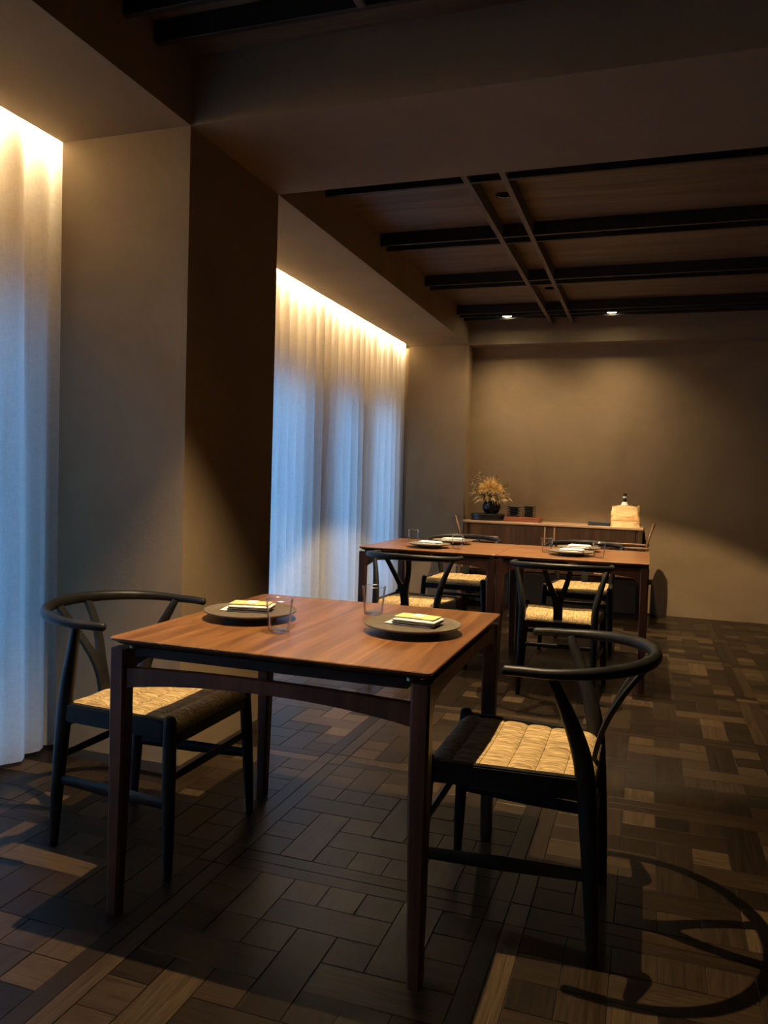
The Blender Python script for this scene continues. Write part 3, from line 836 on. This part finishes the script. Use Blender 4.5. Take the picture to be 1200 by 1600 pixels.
GP, GN = 'dark stoneware plates at the near table', 'napkins at the near table'
plate(-0.607, 2.06, 'dark round plate on the near table, on the side of the right armchair', GP)
plate(-1.098, 2.035, 'dark round plate on the near table, on the side of the left armchair', GP)
napkin(-0.600, 2.07, math.radians(-6), 'folded white napkin under a yellow card on the right plate of the near table', GN, True)
napkin(-1.110, 2.05, math.radians(12), 'folded white napkin under a yellow card on the left plate of the near table', GN, True)
card(-0.597, 2.07, math.radians(-6), 'pale yellow paper card on the right napkin of the near table')
card(-1.107, 2.05, math.radians(12), 'pale yellow paper card on the left napkin of the near table')
GP2, GN2 = 'dark stoneware plates at the far tables', 'napkins at the far tables'
SET = [(-1.295, 4.72, 'on the curtain side of the far table, the nearer one'), (-1.24, 5.10, 'on the curtain side of the far table, the farther one'),
       (-0.425, 4.76, 'on the right half of the far table, the nearer one'), (-0.41, 5.10, 'on the right half of the far table, the farther one')]
for x, y, s in SET:
    plate(x, y, 'dark round plate ' + s, GP2)
    napkin(x, y, math.radians(-4), 'white napkin on the plate ' + s.replace('on the curtain side of the far table', 'nearer the curtain on the far table'), GN2, False)
gl0 = None
def tumbler(x, y, label, group):
    global gl0
    if gl0 is None:
        gl0 = thing('glass_tumbler', label, 'glass', (x, y, TT + 0.0002), 0, group)
        bm = bmesh.new(); lathe(bm, [(0, 0.0), (0.027, 0.0), (0.029, 0.002), (0.0375, 0.086), (0.0362, 0.086), (0.0275, 0.009), (0.024, 0.0075), (0, 0.007)], 40)
        obj('bowl', bm, M_GLASS, gl0, smooth=50)
        bm = bmesh.new(); lathe(bm, [(0, 0.0073), (0.0239, 0.0078), (0.0232, 0.0088), (0, 0.0084)], 32)
        obj('base', bm, M_RIM, gl0, smooth=50)  # glint disc added above the bowl floor to catch the spotlight
        bm = bmesh.new(); lathe(bm, [(0.0376, 0.0861), (0.0378, 0.0872), (0.0369, 0.0879), (0.0360, 0.0872), (0.0361, 0.0861)], 40, closed=True)
        obj('rim', bm, M_RIM, gl0, smooth=60)
        return gl0
    return copy_tree(gl0, (x, y, TT + 0.0002), 0, label, group)
GG, GG2 = 'clear tumblers on the near table', 'clear tumblers on the far tables'
tumbler(-0.935, 1.895, 'clear glass tumbler in front of the left plate on the near table', GG)
tumbler(-0.798, 2.275, 'clear glass tumbler behind the right plate on the near table', GG)
tumbler(-1.485, 5.00, 'clear glass tumbler on the far table, nearest the curtain', GG2)
tumbler(-1.115, 4.72, 'clear glass tumbler on the far table, second from the curtain', GG2)
tumbler(-0.583, 4.86, 'clear glass tumbler on the far table, left of the right plates', GG2)
tumbler(-0.262, 4.70, 'clear glass tumbler on the far table, nearest its right end', GG2)

# ================================================================== SIDEBOARD
SBX0, SBX1, SBY0, SBY1, SBT = -1.600, -0.030, 6.945, 7.325, 0.791
sb = thing('sideboard', 'long low walnut sideboard with pale wooden top against the back wall', 'sideboard', ((SBX0 + SBX1) / 2, (SBY0 + SBY1) / 2, 0))
hw, hd = (SBX1 - SBX0) / 2, (SBY1 - SBY0) / 2
boxo('top', M_SIDETOP, sb, -hw, hw, -hd, hd, SBT - 0.022, SBT, 0.003)
bm = bmesh.new()
box(bm, -hw + 0.045, hw - 0.045, hd - 0.012, hd - 0.002, 0.335, SBT - 0.022); box(bm, -hw + 0.045, hw - 0.045, -hd + 0.03, hd - 0.012, 0.335, 0.353)
box(bm, -hw + 0.045, -hw + 0.063, -hd + 0.03, hd - 0.012, 0.353, SBT - 0.022); box(bm, hw - 0.063, hw - 0.045, -hd + 0.03, hd - 0.012, 0.353, SBT - 0.022)
obj('carcass', bm, M_SIDE, sb)
for x0, x1, s in ((-hw + 0.064, -0.0215, 1), (0.0215, hw - 0.064, -1)):
    d = boxo('door', M_SIDE, sb, x0, x1, -hd + 0.012, -hd + 0.0295, 0.356, SBT - 0.025, 0.002)
    hx = x1 - 0.020 if s > 0 else x0 + 0.020
    boxo('handle', M_SIDETOP, d, hx - 0.006, hx + 0.006, -hd + 0.002, -hd + 0.012, 0.48, SBT - 0.03, 0.002)
boxo('stile', M_SIDE, sb, -0.0205, 0.0205, -hd + 0.016, -hd + 0.0295, 0.354, SBT - 0.023)
for sx in (-1, 1):
    for sy in (-1, 1):
        x0, x1 = sorted((sx * (hw - 0.006), sx * (hw - 0.044))); y0, y1 = sorted((sy * (hd - 0.006), sy * (hd - 0.044)))
        boxo('leg', M_SIDE, sb, x0, x1, y0, y1, 0.0, SBT - 0.0225, 0.004)
for sx in (-1, 1):
    x0, x1 = sorted((sx * (hw - 0.012), sx * (hw - 0.032)))
    boxo('end_stretcher', M_SIDE, sb, x0, x1, -hd + 0.044, hd - 0.044, 0.34, 0.375, 0.002)
Z = SBT + 0.0003
# black lacquer tray box
t = thing('lacquer_box', 'low round black lacquer box under the vase on the sideboard', 'box', (-1.405, 7.125, Z))
bm = bmesh.new(); lathe(bm, [(0, 0), (0.148, 0), (0.155, 0.006), (0.155, 0.034), (0, 0.034)], 48); obj('body', bm, M_LACQ, t, smooth=40)
bm = bmesh.new(); lathe(bm, [(0, 0.0345), (0.158, 0.0345), (0.160, 0.038), (0.158, 0.056), (0.150, 0.062), (0, 0.062)], 48); obj('lid', bm, M_LACQ, t, smooth=40)
VZ = Z + 0.0625
VX, VY = -1.370, 7.11
bm = bmesh.new(); lathe(bm, [(0, 0), (0.045, 0), (0.062, 0.006), (0.080, 0.035), (0.085, 0.06), (0.080, 0.088), (0.066, 0.106), (0.060, 0.112), (0.055, 0.108), (0.070, 0.085), (0.072, 0.06), (0.06, 0.02), (0, 0.012)], 40)
v = obj('vase', bm, M_LACQ, None, smooth=50); v.location = (VX, VY, VZ); tag(v, 'round black vase holding the dried flowers on the lacquer box', 'vase')
# dried bouquet
bq = thing('dried_bouquet', 'dried bouquet with spiky golden plumes in the black vase', 'flowers', (VX, VY, VZ))
rb = random.Random(11)
def stem_to(tip, r=0.0018, bend=0.02, name='stem'):
    bm = bmesh.new(); tip = Vector(tip); base = Vector((tip.x * 0.10, tip.y * 0.10, 0.05))
    mid = base.lerp(tip, 0.55) + Vector((rb.uniform(-bend, bend), rb.uniform(-bend, bend), bend))
    P = catmull([base, mid, tip], 6); sweep(bm, P, lerp_list([r, r * 0.6], len(P)), 5)
    return obj(name, bm, M_STEM, bq, smooth=60), P
def frond(bm, p, d, L, wd, curl):
    """thin curved blade from p along d"""
    d = Vector(d).normalized(); side = d.cross(Vector((rb.uniform(-1, 1), rb.uniform(-1, 1), rb.uniform(-1, 1)))).normalized()
    nrm = d.cross(side); prev = None; n = 5
    for k in range(n + 1):
        f = k / n; c = p + d * L * f + Vector((0, 0, -1)) * curl * L * f * f
        wv = wd * (1 - f) ** 0.7 * (0.5 + f if f < 0.5 else 1)
        r = [bm.verts.new(c + side * wv), bm.verts.new(c + nrm * wv * 0.5), bm.verts.new(c - side * wv), bm.verts.new(c - nrm * wv * 0.5)] if k < n else [bm.verts.new(c)]
        if prev:
            if len(r) == 4:
                for q in range(4): bm.faces.new((prev[q], prev[(q + 1) % 4], r[(q + 1) % 4], r[q]))
            else:
                for q in range(4): bm.faces.new((prev[q], prev[(q + 1) % 4], r[0]))
        prev = r
# golden spiky ball
heads = [((-0.015, -0.02, 0.235), 0.125, 180), ((0.045, -0.03, 0.215), 0.095, 120), ((-0.07, -0.01, 0.215), 0.085, 100)]
for c, R, n in heads:
    stem_to(c, 0.003)
    bm = bmesh.new()
    for k in range(n):
        zz = 1 - 1.35 * (k + 0.5) / n; a = k * 2.39996; s = math.sqrt(max(0, 1 - zz * zz))
        d = Vector((s * math.cos(a) + rb.uniform(-.15, .15), s * math.sin(a) + rb.uniform(-.15, .15), zz + rb.uniform(-.1, .2)))
        frond(bm, Vector(c) + d * R * 0.1, d, R * rb.uniform(0.7, 1.1), 0.0042, rb.uniform(0.0, 0.35))
    obj('plume_head', bm, M_PLUME, bq)['label'] = 'spiky golden plume head'
# drooping leaves around the rim
for (tip, L) in [((-0.15, -0.03, 0.18), 0.08), ((-0.12, -0.06, 0.13), 0.07), ((-0.09, -0.08, 0.115), 0.06), ((0.09, -0.06, 0.16), 0.09), ((0.12, -0.04, 0.17), 0.08), ((0.10, -0.07, 0.12), 0.08), ((0.03, -0.09, 0.12), 0.06), ((-0.02, -0.09, 0.13), 0.06), ((0.14, -0.02, 0.14), 0.06)]:
    bm = bmesh.new(); tip = Vector(tip); tip.x *= 1.2; base = Vector((tip.x * .22, tip.y * .22, 0.114))
    P = catmull([base, base.lerp(tip, .5) + Vector((0, 0, .03)), tip], 4); sweep(bm, P, [0.0016] * len(P), 4)
    d0 = (tip - base).normalized()
    for k in range(26):
        q = P[int(len(P) * (0.35 + 0.6 * rb.random())) - 1]
        d = d0 + Vector((rb.uniform(-.9, .9), rb.uniform(-.9, .9), rb.uniform(-.7, .6)))
        frond(bm, Vector(q), d, L * rb.uniform(0.45, 0.95), 0.0085, rb.uniform(0.2, 0.7))
    obj('leafy_sprig', bm, M_DRYLEAF, bq)
for c in [(-0.05, -0.05, 0.15), (0.0, -0.06, 0.155), (0.05, -0.05, 0.145), (0.085, -0.01, 0.19), (-0.09, 0.0, 0.16)]:
    stem_to(c, 0.002); bm = bmesh.new()
    for k in range(46):
        d = Vector((rb.gauss(0, 1), rb.gauss(0, 1), rb.gauss(0.2, 1))).normalized(); frond(bm, Vector(c), d, 0.030 * rb.uniform(.7, 1.1), 0.005, 0.2)
    obj('seed_head', bm, M_DRYBROWN, bq)
# loose wispy sprigs high on the left
for tip in [(-0.135, 0.01, 0.37), (-0.20, 0.0, 0.31), (-0.16, 0.0, 0.34), (-0.09, 0.02, 0.32), (0.05, 0.0, 0.345), (0.13, 0.02, 0.27), (-0.19, 0.02, 0.26)]:
    o, P = stem_to(tip, 0.0014, 0.03)
    bm = bmesh.new(); T = Vector(tip)
    for k in range(16):
        q = Vector(P[-1 - int(rb.random() * 5)]) + Vector((rb.uniform(-.018, .018), rb.uniform(-.01, .01), rb.uniform(-.018, .018)))
        frond(bm, q, (rb.uniform(-1, 1), rb.uniform(-.6, .6), rb.uniform(-.6, 1)), 0.030 * rb.uniform(.6, 1.1), 0.0062, 0.2)
    obj('wispy_sprig', bm, M_DRYLEAF if tip[0] < -0.1 else M_DRYBROWN, bq)

# red-brown wooden trays, stacked
for k in range(3):
    bm = bmesh.new(); hx, hy, z1 = 0.160, 0.10, 0.0155
    box(bm, -hx, hx, -hy, hy, 0, 0.004); box(bm, -hx, hx, -hy, -hy + 0.008, 0.004, z1); box(bm, -hx, hx, hy - 0.008, hy, 0.004, z1)
    box(bm, -hx, -hx + 0.008, -hy + 0.008, hy - 0.008, 0.004, z1); box(bm, hx - 0.008, hx, -hy + 0.008, hy - 0.008, 0.004, z1)
    o = obj('wooden_tray', bm, M_REDWOOD); o.location = (-1.075 + 0.004 * k, 7.09, Z + k * 0.0158); o.rotation_euler = (0, 0, math.radians((-2, 1, -1)[k]))
    tag(o, ('reddish wooden tray lowest of the stack beside the vase', 'reddish wooden tray in the middle of the stack beside the vase', 'reddish wooden tray on top of the stack, under the black dishes')[k], 'tray', 'reddish wooden trays on the sideboard')
TZ = Z + 2 * 0.0158 + 0.0045
ORD = ['lowest', 'second', 'third', 'fourth', 'fifth', 'sixth', 'topmost']
dish0 = None
for k in range(5):
    if dish0 is None:
        bm = bmesh.new(); lathe(bm, [(0, 0), (0.034, 0), (0.036, 0.008), (0.060, 0.0145), (0.067, 0.0180), (0.067, 0.0205), (0.060, 0.0190), (0.036, 0.0165), (0, 0.0162)], 36); o = dish0 = obj('black_bowl', bm, M_CERAM, None, smooth=45)
    else: o = dish0.copy(); COL.objects.link(o)
    o.location = (-1.160, 7.09, TZ + k * 0.0195); o.rotation_euler = (0, math.radians(0 if k < 3 else 3), 0)
    tag(o, 'black bowl, %s of the stack next to the vase' % ('topmost' if k == 4 else ORD[k]), 'bowl', 'black bowls stacked by the vase')
dish1 = None
for k in range(7):
    if dish1 is None:
        bm = bmesh.new(); lathe(bm, [(0, 0), (0.034, 0), (0.036, 0.0085), (0.058, 0.0110), (0.0645, 0.0125), (0.0645, 0.0150), (0.058, 0.0142), (0, 0.0130)], 36); o = dish1 = obj('black_saucer', bm, M_CERAM, None, smooth=45)
    else: o = dish1.copy(); COL.objects.link(o)
    o.location = (-1.024, 7.09, TZ + k * 0.0154)
    tag(o, 'small black dish, %s of the stack on the wooden trays' % ORD[k], 'dish', 'small black dishes stacked on the trays')
# folded slate cloth
t = thing('folded_cloth', 'dark slate cloth folded beside the paper bag on the sideboard', 'cloth', (-0.405, 7.06, Z), math.radians(-2))
for k in range(3):
    bm = bmesh.new(); box(bm, -0.092 + 0.003 * k, 0.092, -0.06, 0.06 - 0.004 * k, k * 0.009, k * 0.009 + 0.0088, 0.004, 2)
    for q in bm.verts: q.co.z += 0.004 * k * max(0, -q.co.x / 0.09)
    obj('fold', bm, M_CLOTH, t, smooth=50)
# paper bag, crumpled, with printed bands
bg = thing('paper_bag', 'crumpled tan paper bag with printed landscape on the sideboard end', 'bag', (-0.185, 7.05, Z), math.radians(6))
def bag_pt(u, v, s=1.0):     # u 0..1 around, v 0..1 up
    a = 2 * PI * u; c, s_ = math.cos(a), math.sin(a); e = 0.55
    x = math.copysign(abs(c) ** e, c); y = math.copysign(abs(s_) ** e, s_)
    wx = 0.124 - 0.016 * v + 0.006 * math.sin(7 * u * PI + 5 * v); wy = 0.070 - 0.02 * v + 0.005 * math.sin(11 * u * PI + 3 * v)
    z = 0.178 * v
    if v > 0.8: z += (v - 0.8) / 0.2 * (0.006 * math.sin(6 * PI * u + 1) + 0.007 * math.sin(2 * PI * u + 2.2))
    cr = 0.0022 * math.sin(23 * u + 17 * v) * math.sin(31 * v + 5 * u)
    return Vector(((wx + cr) * x * s, (wy + cr) * y * s, z))
bm = bmesh.new(); nu, nv = 64, 20
rings = [[bm.verts.new(bag_pt(k / nu, j / nv)) for k in range(nu)] for j in range(nv + 1)]
inn = [[bm.verts.new(bag_pt(k / nu, j / nv, 0.975) + Vector((0, 0, 0.002 if j == 0 else -0.0005))) for k in range(nu)] for j in range(0, nv + 1)]
for A in (rings, inn):
    for a, b in zip(A, A[1:]):
        for k in range(nu): bm.faces.new((a[k], a[(k + 1) % nu], b[(k + 1) % nu], b[k]))
for k in range(nu): bm.faces.new((rings[-1][k], rings[-1][(k + 1) % nu], inn[-1][(k + 1) % nu], inn[-1][k]))
bm.faces.new(rings[0][::-1]); bm.faces.new(inn[0])
obj('sack', bm, M_BAG, bg, smooth=35)
def band_print(name, m, us, lo, hi, off=1.012):
    bm = bmesh.new(); n = len(us); a = []; b = []
    for i, u in enumerate(us):
        for (v, L) in ((lo(i / (n - 1)), a), (hi(i / (n - 1)), b)):
            p = bag_pt(u % 1.0, v); L.append((bm.verts.new((p.x * off, p.y * off, p.z)), bm.verts.new((p.x * (off - .006), p.y * (off - .006), p.z))))
    for i in range(n - 1):
        for w_ in (0, 1): bm.faces.new((a[i][w_], a[i + 1][w_], b[i + 1][w_], b[i][w_]))
        bm.faces.new((a[i][0], a[i + 1][0], a[i + 1][1], a[i][1])); bm.faces.new((b[i][0], b[i + 1][0], b[i + 1][1], b[i][1]))
    obj(name, bm, m, bg, smooth=60)
US = [0.52 + 0.44 * k / 30 for k in range(31)]
hill = lambda f: 0.53 + 0.07 * math.sin(9 * f + 0.5) * math.sin(3 * f) + 0.05 * f
band_print('printed_field', M_BAGF, US, lambda f: 0.31, lambda f: hill(f) - 0.01, 1.009)
band_print('printed_line', M_BAGP, US, lambda f: hill(f) - 0.022, hill)
band_print('printed_line', M_BAGP, US, lambda f: 0.285, lambda f: 0.325 + 0.012 * math.sin(12 * f))
for k, (u0, u1, v0, v1) in enumerate([(0.80, 0.90, 0.17, 0.24), (0.84, 0.94, 0.26, 0.14), (0.82, 0.88, 0.10, 0.22), (0.88, 0.95, 0.10, 0.19), (0.86, 0.93, 0.21, 0.08)]):
    us = [u0 + (u1 - u0) * q / 6 for q in range(7)]
    band_print('printed_stroke', M_BAGP2, us, lambda f: v0 + (v1 - v0) * f - 0.012, lambda f: v0 + (v1 - v0) * f + 0.012, 1.014)
us = [0.528 + 0.05 * q / 6 for q in range(7)]
band_print('printed_mark', M_BAGP, us, lambda f: 0.42, lambda f: 0.52 + 0.05 * math.sin(PI * f))
bt = thing('bottle', 'dark bottle with white label standing in the paper bag', 'bottle', (-0.196, 7.05, Z + 0.0035))
bm = bmesh.new(); lathe(bm, [(0, 0), (0.034, 0), (0.036, 0.004), (0.036, 0.165), (0.030, 0.185), (0.0155, 0.212), (0.0145, 0.235), (0.0145, 0.268), (0, 0.268)], 28); obj('body', bm, M_BOTTLE, bt, smooth=40)
bm = bmesh.new(); lathe(bm, [(0.0152, 0.243), (0.0152, 0.262)], 24); o = obj('neck_label', bm, M_LABEL, bt, smooth=60)
bm = bmesh.new(); lathe(bm, [(0.0315, 0.184), (0.0172, 0.2115)], 24); obj('shoulder_label', bm, M_LABEL, bt, smooth=60)
bm = bmesh.new(); lathe(bm, [(0, 0.2685), (0.0158, 0.2685), (0.0162, 0.280), (0.0125, 0.284), (0, 0.285)], 24); obj('cap', bm, M_LACQ, bt, smooth=40)

# ================================================================== SIDE CHAIRS flanking the sideboard
def side_chair(loc, rotz, label):
    """small armed chair with a thin moulded back; faces local -x, back near x=0"""
    t = thing('side_chair', label, 'chair', loc, rotz, 'wooden chairs before the sideboard ends')
    bm = bmesh.new(); nv, nu = 20, 8; rows = []
    for j in range(nv + 1):
        v = j / nv; z = 0.40 + 0.445 * v
        x = 0.018 - 0.026 * math.sin(PI * min(1, v * 1.02)) + 0.034 * v ** 2.2
        hwid = (0.150 + 0.045 * math.sin(PI * v)) * (1 if v < 0.8 else math.sqrt(max(0.03, 1 - ((v - 0.8) / 0.2) ** 2 * .96)))
        rows.append([[bm.verts.new((x - 0.012 * (2 * i / nu - 1) ** 2 + d, hwid * (2 * i / nu - 1), z)) for d in (0, 0.011)] for i in range(nu + 1)])
    for a, b in zip(rows, rows[1:]):
        for i in range(nu):
            bm.faces.new((a[i][0], a[i + 1][0], b[i + 1][0], b[i][0])); bm.faces.new((a[i][1], b[i][1], b[i + 1][1], a[i + 1][1]))
        for i in (0, nu): bm.faces.new((a[i][0], b[i][0], b[i][1], a[i][1]))
    for r in (rows[0], rows[-1]):
        for i in range(nu): bm.faces.new((r[i][0], r[i + 1][0], r[i + 1][1], r[i][1]))
    obj('backrest', bm, M_CHAIRWOOD, t, smooth=50)
    boxo('seat', M_CHAIRWOOD, t, -0.40, 0.016, -0.19, 0.19, 0.405, 0.43, 0.008, 2)
    for s in (-1, 1):
        y0, y1 = sorted((s * 0.192, s * 0.222))
        boxo('armrest', M_CHAIRWOOD, t, -0.34, 0.022, y0, y1, 0.640, 0.658, 0.005, 2)
        for x0, top in ((-0.33, 0.6398), (-0.012, 0.6398)):
            bm = bmesh.new()
            P = [(x0 + 0.012, s * 0.207, 0.0), (x0 + 0.012, s * 0.207, 0.3), (x0 + 0.012, s * 0.207, top)]
            sweep(bm, P, [0.011, 0.015, 0.012], 10); obj('leg', bm, M_CHAIRWOOD, t, smooth=50)
    return t
sc0 = side_chair((0.0, 6.718, 0), 0, 'wooden chair seen edge-on before the right end of the sideboard, its shadow on the wall')
copy_tree(sc0, (-1.545, 6.64, 0), PI + math.radians(13.2), 'wooden chair seen edge-on before the left end of the sideboard, by the pilaster')
